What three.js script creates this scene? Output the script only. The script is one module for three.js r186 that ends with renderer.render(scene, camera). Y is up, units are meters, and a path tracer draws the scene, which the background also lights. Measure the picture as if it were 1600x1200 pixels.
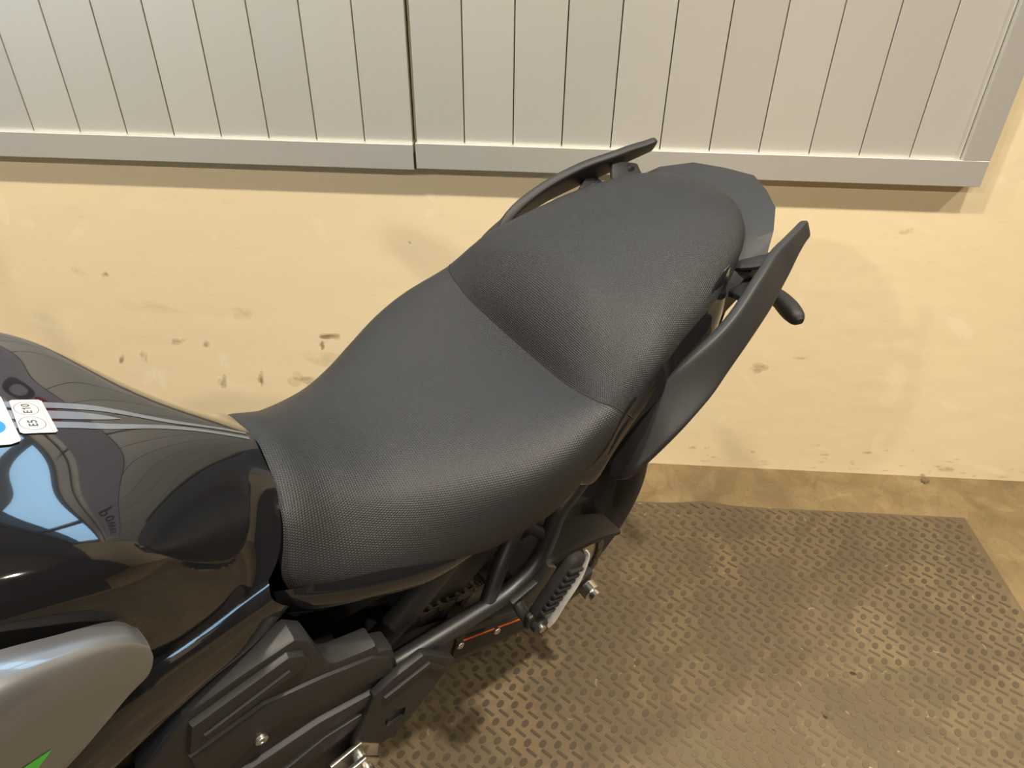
import * as THREE from 'three';
import { RoundedBoxGeometry } from 'three/addons/geometries/RoundedBoxGeometry.js';
import { mergeGeometries, toCreasedNormals, mergeVertices } from 'three/addons/utils/BufferGeometryUtils.js';
import { RectAreaLightUniformsLib } from 'three/addons/lights/RectAreaLightUniformsLib.js';

// ---------------------------------------------------------------- camera, sky, exposure
const scene = new THREE.Scene();
const renderer = new THREE.WebGLRenderer({ antialias: true });
renderer.toneMapping = THREE.LinearToneMapping;
renderer.toneMappingExposure = 1.1;
renderer.shadowMap.enabled = true;
RectAreaLightUniformsLib.init();
scene.background = new THREE.Color().setRGB(0.42, 0.70, 0.97);
scene.backgroundIntensity = 9.0;

const camera = new THREE.PerspectiveCamera(2 * Math.atan(600 / 1130) * 180 / Math.PI, 4 / 3, 0.05, 60);
camera.position.set(0, 1.28, 1.4924);
{
  const right = new THREE.Vector3(0.99821, 0.01417, -0.0581);
  const back = new THREE.Vector3(0.03958, 0.57181, 0.81943);
  const up = new THREE.Vector3().crossVectors(back, right).normalize();
  right.crossVectors(up, back).normalize();
  camera.quaternion.setFromRotationMatrix(new THREE.Matrix4().makeBasis(right, up, back.normalize()));
}
scene.add(camera);

// ---------------------------------------------------------------- helpers
let seed = 7;
const rnd = () => { seed = (seed * 1664525 + 1013904223) >>> 0; return seed / 4294967296; };
const taken = {};
function numbered(n) { const k = taken[n] = (taken[n] ?? -1) + 1; return k ? n + '_' + String(k).padStart(3, '0') : n; }
function shadow(o) { o.traverse((c) => { if (c.isMesh) { c.castShadow = true; c.receiveShadow = true; } }); return o; }
function mesh(name, geo, mat, parent) {
  const m = new THREE.Mesh(geo, mat); m.name = parent === scene ? numbered(name) : name;
  m.castShadow = m.receiveShadow = true; parent.add(m); return m;
}
function group(name, parent) { const g = new THREE.Group(); g.name = parent === scene ? numbered(name) : name; parent.add(g); return g; }
function tag(o, label, category, grp) { o.userData.label = label; o.userData.category = category; if (grp) o.userData.group = grp; return o; }
function structure(o, label) { o.userData.kind = 'structure'; if (label) o.userData.label = label; return o; }
function box(w, h, d, x, y, z) { const g = new THREE.BoxGeometry(w, h, d); g.translate(x, y, z); return g; }
function rbox(w, h, d, r, x = 0, y = 0, z = 0) { const g = new RoundedBoxGeometry(w, h, d, 2, r); g.translate(x, y, z); return g; }
function merged(list) { return mergeGeometries(list.map((g) => { g = g.index ? g.toNonIndexed() : g; for (const k of Object.keys(g.attributes)) if (!['position', 'normal', 'uv'].includes(k)) g.deleteAttribute(k); return g; })); }
// value noise
function hash(x, y, s) { let h = (x * 374761393 + y * 668265263 + s * 1442695041) | 0; h = Math.imul(h ^ (h >>> 13), 1274126177); return ((h ^ (h >>> 16)) >>> 0) / 4294967296; }
function vnoise(x, y, p, s) { const xi = Math.floor(x), yi = Math.floor(y), fx = x - xi, fy = y - yi, w = (t) => t * t * (3 - 2 * t), m = (v) => ((v % p) + p) % p;
  const a = hash(m(xi), m(yi), s), b = hash(m(xi + 1), m(yi), s), c = hash(m(xi), m(yi + 1), s), d = hash(m(xi + 1), m(yi + 1), s), u = w(fx), v = w(fy);
  return a + (b - a) * u + (c - a) * v + (a - b - c + d) * u * v; }
function fbm(x, y, p, s, o = 4) { let r = 0, a = 0.5; for (let i = 0; i < o; i++) { r += a * vnoise(x, y, p, s + i); x *= 2; y *= 2; p *= 2; a *= 0.5; } return r / (1 - Math.pow(0.5, o)); }
function dataTex(n, f, srgb, rep = 1) {
  const d = new Uint8Array(n * n * 4);
  for (let j = 0; j < n; j++) for (let i = 0; i < n; i++) { const c = f(i / n, j / n); for (let k = 0; k < 3; k++) d[(j * n + i) * 4 + k] = Math.max(0, Math.min(255, Math.round(255 * (Array.isArray(c) ? c[k] : c)))); d[(j * n + i) * 4 + 3] = 255; }
  const t = new THREE.DataTexture(d, n, n); t.wrapS = t.wrapT = THREE.RepeatWrapping; t.magFilter = THREE.LinearFilter; t.minFilter = THREE.LinearMipmapLinearFilter; t.generateMipmaps = true;
  if (srgb) t.colorSpace = THREE.SRGBColorSpace; t.repeat.set(rep, rep); t.needsUpdate = true; return t;
}
function canvasTex(w, h, draw) { const c = document.createElement('canvas'); c.width = w; c.height = h; draw(c.getContext('2d'), w, h); const t = new THREE.CanvasTexture(c); t.colorSpace = THREE.SRGBColorSpace; return t; }
const lin = (r, g, b) => new THREE.Color().setRGB(r, g, b);
const std = (o) => new THREE.MeshStandardMaterial({ side: THREE.DoubleSide, ...o });
const phy = (o) => new THREE.MeshPhysicalMaterial({ side: THREE.DoubleSide, ...o });

// Catmull-Rom over arrays of points, n pieces between neighbours
function cr(pts, n) {
  const out = [], L = pts.length, at = (i) => i < 0 ? pts[0].map((v, k) => 2 * v - pts[1][k]) : i >= L ? pts[L - 1].map((v, k) => 2 * v - pts[L - 2][k]) : pts[i];
  for (let i = 0; i < L - 1; i++) for (let s = 0; s < n; s++) { const t = s / n, a = at(i - 1), b = at(i), c = at(i + 1), d = at(i + 2);
    out.push(b.map((_, k) => 0.5 * (2 * b[k] + (c[k] - a[k]) * t + (2 * a[k] - 5 * b[k] + 4 * c[k] - d[k]) * t * t + (3 * b[k] - a[k] - 3 * c[k] + d[k]) * t * t * t))); }
  out.push(pts[L - 1].slice()); return out;
}
const lerpRow = (pts, n) => { const o = []; for (let i = 0; i < pts.length - 1; i++) for (let s = 0; s < n; s++) o.push(pts[i].map((v, k) => v + (pts[i + 1][k] - v) * s / n)); o.push(pts[pts.length - 1].slice()); return o; };
const mirrorRow = (r) => [...r.slice(1).reverse().map(([x, y, z]) => [x, y, -z]), ...r];
function densify(net, su, sv, smooth = true) {
  const f = smooth ? cr : lerpRow, rows = net.map((r) => f(r, sv)), out = [];
  const cols = rows[0].map((_, j) => f(rows.map((r) => r[j]), su));
  for (let i = 0; i < cols[0].length; i++) out.push(cols.map((c) => c[i]));
  return out;
}
// creases at true scale: the helper welds corners on a 1 cm grid, so enlarge first
function creased(g, a) { g = g.clone(); g.scale(5000, 5000, 5000); g = toCreasedNormals(g, a); g.scale(1 / 5000, 1 / 5000, 1 / 5000); return g; }
// grid of points in bike coordinates (x forward, y up, z left) to a geometry (X = -x)
function gridGeo(rows, { caps = false, crease = 0.7, ring = false } = {}) {
  const R = rows.length, C = rows[0].length, pos = [], uv = [], idx = [];
  const mid = Math.floor(C / 2); let u = 0;
  for (let i = 0; i < R; i++) {
    if (i) { const a = rows[i][mid], b = rows[i - 1][mid]; u += Math.hypot(a[0] - b[0], a[1] - b[1], a[2] - b[2]); }
    const v = [0]; for (let j = 1; j < C; j++) { const a = rows[i][j], b = rows[i][j - 1]; v.push(v[j - 1] + Math.hypot(a[0] - b[0], a[1] - b[1], a[2] - b[2])); }
    for (let j = 0; j < C; j++) { pos.push(-rows[i][j][0], rows[i][j][1], rows[i][j][2]); uv.push(u, v[j] - v[mid]); }
  }
  for (let i = 0; i < R - 1; i++) for (let j = 0; j < C - 1; j++) { const a = i * C + j, b = a + 1, c = a + C, d = c + 1; idx.push(a, b, d, a, d, c); }
  if (caps) for (const i of [0, R - 1]) {
    const c = pos.length / 3; let p = [0, 0, 0]; for (let j = 0; j < C; j++) for (let k = 0; k < 3; k++) p[k] += pos[(i * C + j) * 3 + k] / C; pos.push(...p); uv.push(0, 0);
    for (let j = 0; j < C - 1; j++) i ? idx.push(i * C + j, i * C + j + 1, c) : idx.push(i * C + j + 1, i * C + j, c);
  }
  let g = new THREE.BufferGeometry(); g.setAttribute('position', new THREE.Float32BufferAttribute(pos, 3)); g.setAttribute('uv', new THREE.Float32BufferAttribute(uv, 2)); g.setIndex(idx);
  // outward orientation
  g.computeVertexNormals(); g.computeBoundingBox(); const ctr = g.boundingBox.getCenter(new THREE.Vector3()); let s = 0; const P = g.attributes.position, N = g.attributes.normal;
  for (let i = 0; i < P.count; i++) s += (P.getX(i) - ctr.x) * N.getX(i) + (P.getY(i) - ctr.y) * N.getY(i) + (P.getZ(i) - ctr.z) * N.getZ(i);
  if (s < 0) { const a = g.index.array; for (let i = 0; i < a.length; i += 3) { const t = a[i]; a[i] = a[i + 1]; a[i + 1] = t; } g.computeVertexNormals(); }
  return crease ? creased(g, crease) : g;
}
const V = (x, y, z) => new THREE.Vector3(-x, y, z);
function tube(pts, r, n = 24, closed = false) {
  const c = new THREE.CatmullRomCurve3(pts.map((p) => V(...p)), closed, 'centripetal'), g = [new THREE.TubeGeometry(c, n, r, 12, closed)];
  if (!closed) for (const p of [pts[0], pts[pts.length - 1]]) { const s = new THREE.SphereGeometry(r, 12, 8); s.translate(-p[0], p[1], p[2]); g.push(s); }
  return merged(g);
}
// flat plate with outline (x, y), standing at z0..z0+d, bevelled
function plate(pts, z0, d, bevel = 0.002, holes = []) {
  const s = new THREE.Shape(pts.map(([x, y]) => new THREE.Vector2(-x, y)));
  for (const h of holes) s.holes.push(new THREE.Path(h.map(([x, y]) => new THREE.Vector2(-x, y))));
  const g = new THREE.ExtrudeGeometry(s, { depth: d - 2 * bevel, bevelEnabled: bevel > 0, bevelThickness: bevel, bevelSize: bevel, bevelSegments: 2, curveSegments: 6, steps: 1 });
  g.translate(0, 0, z0 + bevel); return creased(g, 0.6);
}
function cyl(r0, r1, h, seg, axis, x, y, z) { const g = new THREE.CylinderGeometry(r0, r1, h, seg); if (axis === 'z') g.rotateX(Math.PI / 2); if (axis === 'x') g.rotateZ(Math.PI / 2); g.translate(-x, y, z); return g; }
// blade along a path of [x, y, z, width, thickness, dir] : rounded section, width along dir
function blade(path, sub = 6, seg = 20, pow = 3.2) {
  const dense = cr(path, sub), rows = [];
  for (let i = 0; i < dense.length; i++) {
    const a = dense[Math.max(0, i - 1)], b = dense[Math.min(dense.length - 1, i + 1)], p = dense[i];
    const t = new THREE.Vector3(b[0] - a[0], b[1] - a[1], b[2] - a[2]).normalize(); let w = new THREE.Vector3(p[5], p[6], p[7]); w.addScaledVector(t, -w.dot(t)).normalize(); const n = new THREE.Vector3().crossVectors(t, w);
    const row = []; for (let k = 0; k <= seg; k++) { const q = k / seg * 2 * Math.PI, c = Math.cos(q), s = Math.sin(q), cw = Math.sign(c) * Math.pow(Math.abs(c), 2 / pow) * p[3] / 2, sn = Math.sign(s) * Math.pow(Math.abs(s), 2 / pow) * p[4] / 2;
      row.push([p[0] + w.x * cw + n.x * sn, p[1] + w.y * cw + n.y * sn, p[2] + w.z * cw + n.z * sn]); }
    rows.push(row);
  }
  return gridGeo(rows, { caps: true, crease: 0.8 });
}

// ---------------------------------------------------------------- materials
const weave = dataTex(512, (u, v) => { const n = 32, a = (u * n) % 1, b = (v * n + (Math.floor(u * n) % 2) * 0.5) % 1; const d = Math.hypot(a - 0.5, b - 0.5); return 0.5 + 0.5 * Math.max(0, 1 - d * 2.1) - 0.1 * vnoise(u * 128, v * 128, 128, 3); }, false, 1 / 0.085);
const plasticGrain = dataTex(256, (u, v) => 0.3 + 0.4 * vnoise(u * 128, v * 128, 128, 11) + 0.3 * vnoise(u * 64, v * 64, 64, 12), false, 1 / 0.06);
const M = {
  vinyl: phy({ color: lin(0.0165, 0.017, 0.018), roughness: 0.48, bumpMap: weave, bumpScale: 0.0008, specularIntensity: 0.75 }),
  pillion: phy({ color: lin(0.016, 0.017, 0.0185), roughness: 0.46, bumpMap: weave, bumpScale: 0.0011, specularIntensity: 0.75 }),
  thread: std({ color: lin(0.008, 0.008, 0.009), roughness: 0.9 }),
  paint: phy({ color: lin(0.008, 0.008, 0.009), roughness: 0.08, specularIntensity: 0.4, clearcoat: 1, clearcoatRoughness: 0.02 }),
  matte: std({ color: lin(0.017, 0.017, 0.017), roughness: 0.55, bumpMap: plasticGrain, bumpScale: 0.00012 }),
  tailPlastic: std({ color: lin(0.019, 0.0205, 0.0215), roughness: 0.6, bumpMap: plasticGrain, bumpScale: 0.00015 }),
  frame: std({ color: lin(0.02, 0.02, 0.02), roughness: 0.42 }),
  dark: std({ color: lin(0.012, 0.012, 0.012), roughness: 0.6 }),
  rubber: std({ color: lin(0.014, 0.014, 0.014), roughness: 0.8 }),
  tyre: std({ color: lin(0.018, 0.018, 0.018), roughness: 0.75 }),
  silverPaint: phy({ color: lin(0.22, 0.22, 0.22), metalness: 0.7, roughness: 0.42, clearcoat: 1, clearcoatRoughness: 0.06 }),
  steel: std({ color: lin(0.62, 0.6, 0.57), metalness: 1, roughness: 0.32 }),
  plate: std({ color: lin(0.72, 0.69, 0.64), metalness: 0.5, roughness: 0.45 }),
  zinc: std({ color: lin(0.7, 0.7, 0.66), metalness: 1, roughness: 0.25 }),
  chainSteel: std({ color: lin(0.16, 0.14, 0.12), metalness: 0.9, roughness: 0.4 }),
  stripe: phy({ color: lin(0.16, 0.175, 0.19), metalness: 0.5, roughness: 0.4, clearcoat: 1, clearcoatRoughness: 0.05 }),
  orange: std({ color: lin(0.75, 0.14, 0.015), roughness: 0.5 }),
  green: phy({ color: lin(0.03, 0.5, 0.03), roughness: 0.35, clearcoat: 1 }),
};

// ---------------------------------------------------------------- lamps
function lamp(x, z, power, aimX, aimZ, label, cone = 1.25, soft = 0.6) {
  const g = group('ceiling_spotlight', scene); tag(g, label, 'lamp', 'ceiling spotlights'); g.position.set(x, 3.2, z);
  mesh('housing', new THREE.LatheGeometry([[0.0, 0], [0.075, 0], [0.075, -0.09], [0.068, -0.09], [0.062, -0.035], [0, -0.03]].map((p) => new THREE.Vector2(...p)), 32), std({ color: lin(0.7, 0.7, 0.7), roughness: 0.4 }), g);
  mesh('diffuser', new THREE.CylinderGeometry(0.06, 0.06, 0.006, 32).translate(0, -0.075, 0), std({ color: lin(0.9, 0.9, 0.85), emissive: lin(1, 0.78, 0.5), emissiveIntensity: 12 }), g);
  const s = new THREE.SpotLight(lin(1, 0.89, 0.74), power, 0, cone, soft, 2); s.position.set(x, 3.11, z); s.target.position.set(aimX, 0, aimZ); s.castShadow = true; s.shadow.radius = 3.5; s.shadow.mapSize.set(1024, 1024);
  scene.add(s, s.target); return g;
}
lamp(-2.4, 1.3, 15, -1.8, 0.7, 'round ceiling spotlight near the wall, first from the shop window');
lamp(-0.8, 1.3, 20, -0.3, 0.7, 'round ceiling spotlight near the wall, second from the shop window');
lamp(0.8, 1.3, 34, 0.6, 0.95, 'round ceiling spotlight near the wall, third from the shop window', 0.6, 1);
lamp(2.3, 1.3, 17, 1.4, 0.5, 'round ceiling spotlight near the wall, furthest from the shop window');
lamp(-2.4, 3.6, 20, -1.6, 2.4, 'round ceiling spotlight behind the camera near the shop window');
lamp(0.0, 3.6, 16, 0.0, 1.6, 'round ceiling spotlight behind the camera in the middle of the room');
lamp(2.3, 3.6, 34, 2.2, 4.6, 'round ceiling spotlight behind the camera near the red tool cabinet');

// ---------------------------------------------------------------- room shell
const wallTex = canvasTex(2048, 1024, (c, w, h) => { // 3.2 m x 1.6 m of wall from the floor up, x from -1.6
  c.fillStyle = '#e8d7b2'; c.fillRect(0, 0, w, h); const px = w / 3.2, X = (x) => (x + 1.6) * px, Y = (y) => h - y * px;
  let s = 3; const r = () => { s = (s * 16807) % 2147483647; return s / 2147483647; };
  for (let i = 0; i < 2500; i++) { c.fillStyle = `rgba(${120 + r() * 60 | 0},${100 + r() * 60 | 0},${60 + r() * 50 | 0},${0.02 + r() * 0.05})`; const a = 0.5 + r() * 2.5; c.fillRect(r() * w, r() * h, a * (1 + r() * 3), a); }
  for (let i = 0; i < 70; i++) { c.fillStyle = `rgba(255,250,235,${0.05 + r() * 0.12})`; c.beginPath(); c.ellipse(r() * w, h * (0.45 + 0.55 * r()), 4 + r() * 26, 2 + r() * 8, r() * 3, 0, 7); c.fill(); }
  const mark = (x, y, a, b, rot, al, col = '96,72,34') => { for (let k = 0; k < 7; k++) { c.fillStyle = `rgba(${col},${al * (0.25 + 0.5 * r())})`; c.beginPath(); c.ellipse(X(x) + (r() - 0.5) * a * px, Y(y) + (r() - 0.5) * b * px, a * px * (0.15 + 0.4 * r()), b * px * (0.15 + 0.4 * r()), rot, 0, 7); c.fill(); } };
  mark(-1.041, 0.501, 0.012, 0.01, 0, 0.30);
  mark(-0.906, 0.324, 0.03, 0.012, -0.3, 0.17);
  mark(-0.835, 0.318, 0.014, 0.014, 0, 0.33);
  mark(-1.073, 0.269, 0.012, 0.03, 0.6, 0.24);
  mark(-1.010, 0.273, 0.012, 0.03, 0.3, 0.18);
  mark(-0.803, 0.274, 0.02, 0.04, 0.5, 0.30, '245,236,214');
  mark(-0.821, 0.204, 0.014, 0.03, 0.2, 0.21);
  mark(-0.719, 0.219, 0.014, 0.03, 0.1, 0.45);
  mark(-0.514, 0.354, 0.05, 0.012, -0.1, 0.42);
  mark(-0.544, 0.332, 0.01, 0.018, 0.4, 0.36);
  mark(-0.617, 0.225, 0.05, 0.03, -0.1, 0.24);
  mark(-1.107, 0.505, 0.03, 0.02, 0.5, 0.07);
  mark(-0.726, 0.410, 0.04, 0.02, 0.5, 0.07);
  mark(-0.307, 0.610, 0.006, 0.006, 0, 0.24);
  mark(0.763, 0.679, 0.02, 0.012, 0, 0.18);
  mark(0.531, 0.317, 0.03, 0.018, 0, 0.21);
  mark(0.854, 0.070, 0.02, 0.008, 0, 0.21);
  mark(1.072, 0.029, 0.03, 0.012, 0.3, 0.18);
  mark(0.566, 0.056, 0.012, 0.006, 0, 0.24);
  mark(1.022, 0.001, 0.012, 0.012, 0, 0.30);
  mark(0.616, 0.351, 0.03, 0.01, 0, 0.09);
  mark(-0.945, 0.418, 0.1, 0.02, 0.2, 0.05);
  mark(-0.554, 0.290, 0.08, 0.03, 0.2, 0.07);
  for (let i = 0; i < 120; i++) mark(-1.6 + 3.2 * r(), 0.01 + 0.09 * r() * r(), 0.004 + 0.02 * r(), 0.003 + 0.004 * r(), 0, 0.12);
});
const wallMat = std({ map: wallTex, roughness: 0.75, bumpMap: dataTex(256, (u, v) => fbm(u * 12, v * 12, 12, 31, 4), false, 3), bumpScale: 0.0012 });
const plain = std({ color: lin(0.72, 0.66, 0.52), roughness: 0.8 });
const white = std({ color: lin(0.62, 0.61, 0.58), roughness: 0.85 });

const darkPaint = std({ color: lin(0.035, 0.035, 0.037), roughness: 0.8 });
const cream = std({ color: lin(0.80, 0.68, 0.44), roughness: 0.75 });
{ // back wall: the lower middle carries the scuffs; a long window stands open to the sky above the metal doors
  const wb = group('wall_back', scene); structure(wb, 'cream painted wall with scuffs behind the motorcycle');
  mesh('plaster', box(3.2, 1.6, 0.2, 0, 0.8, -0.1), wallMat, wb);
  mesh('plaster', box(2.8, 1.66, 0.2, -3.0, 0.83, -0.1), cream, wb);
  mesh('plaster', box(1.8, 1.66, 0.2, 2.5, 0.83, -0.1), cream, wb);
  mesh('plaster', box(3.2, 0.06, 0.2, 0, 1.63, -0.1), cream, wb);
  mesh('plaster', box(7.8, 1.2, 0.2, -0.5, 2.8, -0.1), darkPaint, wb);
  mesh('plaster', box(2.4, 0.54, 0.2, -3.2, 1.93, -0.1), cream, wb);
  mesh('plaster', box(2.55, 0.54, 0.2, 2.125, 1.93, -0.1), cream, wb);
}
const darkFrame = std({ color: lin(0.05, 0.05, 0.055), roughness: 0.4 }), pane = phy({ color: lin(1, 1, 1), roughness: 0, transmission: 1, thickness: 0, ior: 1.5 });
{ const w = group('window_1', scene); structure(w, 'long dark framed window above the metal doors');
  for (const [a, b, c, d] of [[-2.0, 0.85, 1.66, 1.71], [-2.0, 0.85, 2.15, 2.20]]) mesh('window_frame', box(b - a, d - c, 0.08, (a + b) / 2, (c + d) / 2, -0.06), darkFrame, w);
  for (const x of [-1.975, -1.27, -0.40, 0.08, 0.825]) mesh('mullion', box(0.05, 0.44, 0.08, x, 1.93, -0.06), darkFrame, w);
  for (const [a, b] of [[-1.95, -1.295], [-1.245, -0.425], [-0.375, 0.055], [0.105, 0.80]]) mesh('pane', box(b - a, 0.44, 0.004, (a + b) / 2, 1.93, -0.06), pane, w);
}
{ // left wall with the shop window
  const wl = group('wall_left', scene); structure(wl, 'dark grey side wall round the shop window');
  mesh('plaster', box(0.2, 3.4, 3.8, -4.3, 1.7, 1.8), darkPaint, wl); mesh('plaster', box(0.2, 3.4, 0.5, -4.3, 1.7, 5.35), darkPaint, wl); mesh('plaster', box(0.2, 0.9, 1.4, -4.3, 0.45, 4.4), darkPaint, wl); mesh('plaster', box(0.2, 0.8, 1.4, -4.3, 3.0, 4.4), darkPaint, wl);
  const w = group('window_2', scene); structure(w, 'shop window in the side wall');
  for (const z of [3.725, 4.4, 5.075]) mesh('mullion', box(0.08, 1.7, 0.05, -4.26, 1.75, z), darkFrame, w);
  for (const y of [0.925, 2.575]) mesh('window_frame', box(0.08, 0.05, 1.4, -4.26, y, 4.4), darkFrame, w);
  for (const z of [4.0625, 4.7375]) mesh('pane', box(0.004, 1.6, 0.625, -4.26, 1.75, z), pane, w);
}
structure(mesh('wall_right', box(0.2, 3.4, 5.7, 3.3, 1.7, 2.75), darkPaint, scene), 'dark grey side wall');
structure(mesh('wall_front', box(7.8, 3.4, 0.2, -0.5, 1.7, 5.7), darkPaint, scene), 'dark grey wall behind the camera');
structure(mesh('ceiling', box(7.8, 0.2, 6, -0.5, 3.3, 2.75), white, scene), 'white ceiling');
{ // printed banner across the upper door panels; it shows mirrored in the tank
  const t = canvasTex(2048, 240, (c, w, h) => { c.fillStyle = '#b9b6c6'; c.fillRect(0, 0, w, h); c.textBaseline = 'middle'; c.font = 'bold 190px sans-serif'; c.fillStyle = '#2c2f52'; c.fillText('SCO', 420, h / 2); c.fillText('Power', 1380, h / 2); c.strokeStyle = '#a3323c'; c.lineWidth = 22; c.beginPath(); c.ellipse(300, h / 2, 58, 58, 0, 0, 7); c.stroke(); c.fillStyle = '#b02a35'; c.beginPath(); c.ellipse(860, h / 2, 90, 40, -0.4, 0, 7); c.fill(); });
  const b = mesh('banner', box(1.9, 0.22, 0.004, -0.33, 1.42, 0.031), std({ map: t, roughness: 0.6 }), scene); tag(b, 'pale printed banner across the top of the metal doors', 'banner');
}
{ // red tool cabinet behind the camera, seen as a red glow in the metal doors and paint
  const g = group('tool_cabinet', scene); tag(g, 'red steel tool cabinet with drawers against the wall behind the camera', 'cabinet'); g.position.set(2.35, 0, 5.2); g.rotation.y = Math.PI;
  const red = phy({ color: lin(0.62, 0.03, 0.03), roughness: 0.35, clearcoat: 0.6 });
  mesh('body', rbox(1.3, 1.1, 0.55, 0.01, 0, 0.60, 0), red, g);
  for (let k = 0; k < 5; k++) { const d = mesh('drawer', rbox(1.22, 0.18, 0.02, 0.006, 0, 0.20 + k * 0.2, 0.28), red, g); mesh('handle', rbox(0.8, 0.02, 0.025, 0.006, 0, 0.25 + k * 0.2, 0.30), M.steel, d); }
  for (const x of [-0.55, 0.55]) for (const z of [-0.2, 0.2]) mesh('foot', new THREE.CylinderGeometry(0.03, 0.03, 0.05, 16).translate(x, 0.025, z), M.rubber, g);
}

const floorTex = canvasTex(2048, 2048, (c, w, h) => {
  c.fillStyle = '#776647'; c.fillRect(0, 0, w, h); let s = 11; const r = () => { s = (s * 16807) % 2147483647; return s / 2147483647; };
  for (let i = 0; i < 5000; i++) { const d = r() < 0.5; c.fillStyle = d ? `rgba(70,56,34,${0.02 + r() * 0.05})` : `rgba(225,205,165,${0.02 + r() * 0.05})`; c.beginPath(); c.ellipse(r() * w, r() * h, 4 + r() * 60, 3 + r() * 30, r() * 3, 0, 7); c.fill(); }
  for (let i = 0; i < 40000; i++) { c.fillStyle = r() < 0.6 ? `rgba(40,30,18,${0.06 + r() * 0.22})` : `rgba(240,225,190,${0.05 + r() * 0.15})`; const a = 0.6 + r() * 2.2; c.fillRect(r() * w, r() * h, a, a); }
}); floorTex.wrapS = floorTex.wrapT = THREE.RepeatWrapping;
{
  const g = new THREE.BoxGeometry(7.4, 0.2, 5.7); g.translate(-0.5, -0.1, 2.75); const f = mesh('floor', g, null, scene); const t = floorTex.clone(); t.repeat.set(7.4 / 2.2, 5.7 / 2.2); t.needsUpdate = true;
  f.material = std({ map: t, roughness: 0.62, bumpMap: dataTex(256, (u, v) => fbm(u * 16, v * 16, 16, 5, 4), false, 6), bumpScale: 0.001 }); structure(f, 'worn tan concrete floor');
}

// ---------------------------------------------------------------- brushed metal doors on the wall
const brushed = dataTex(512, (u, v) => 0.42 + 0.25 * vnoise(u * 24, v * 256, 256, 4) + 0.2 * vnoise(u * 64, v * 512, 512, 6) + 0.13 * vnoise(u * 512, v * 512, 512, 8), false, 1);
const alu = (c, seedr) => std({ color: c, metalness: 0.5, roughness: 0.4, roughnessMap: null, bumpMap: brushed, bumpScale: 0.00006 });
const panelMats = [alu(lin(0.71, 0.705, 0.65)), alu(lin(0.69, 0.685, 0.635)), alu(lin(0.73, 0.725, 0.67))];
const frameMat = alu(lin(0.61, 0.605, 0.565)), gapMat = std({ color: lin(0.01, 0.01, 0.01), roughness: 0.9 });
const DT = 1.625; // top of the doors
function door(name, x0, x1, n, y0, label, leftFrame, rightFrame) {
  const g = group(name, scene); structure(g, label); const f = 0.052;
  mesh('backing', box(x1 - x0 - 0.004, DT - y0 - 0.01, 0.012, (x0 + x1) / 2, (DT + y0) / 2, 0.0065), gapMat, g);
  const a = leftFrame ? x0 + f : x0 + 0.001, b = rightFrame ? x1 - f : x1 - 0.001, w = (b - a) / n;
  for (let i = 0; i < n; i++) mesh('door_panel', rbox(w - 0.0022, DT - y0 - 2 * f + 0.004, 0.016, 0.0012, a + w * (i + 0.5), (DT + y0) / 2, 0.020), panelMats[(i * 7 + 1) % 3], g);
  mesh('frame_rail', rbox(x1 - x0, f, 0.038, 0.0015, (x0 + x1) / 2, y0 + f / 2, 0.020), frameMat, g);
  mesh('frame_rail', rbox(x1 - x0, f, 0.038, 0.0015, (x0 + x1) / 2, DT - f / 2, 0.020), frameMat, g);
  if (leftFrame) mesh('frame_stile', rbox(f, DT - y0 - 2 * f, 0.038, 0.0015, x0 + f / 2, (DT + y0) / 2, 0.020), frameMat, g);
  if (rightFrame) mesh('frame_stile', rbox(f, DT - y0 - 2 * f, 0.038, 0.0015, x1 - f / 2, (DT + y0) / 2, 0.020), frameMat, g);
  return g;
}
door('door_1', -2.105, -0.2785, 18, 0.789, 'brushed metal door leaf of vertical panels left of the black gap', true, false);
door('door_2', -0.2735, 0.8535, 11, 0.792, 'brushed metal door leaf of vertical panels right of the black gap', false, true);
structure(mesh('trim_1', box(0.004, 0.03, 0.030, -0.276, 0.806, 0.021), gapMat, scene), 'black seal in the gap between the metal doors');

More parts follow.
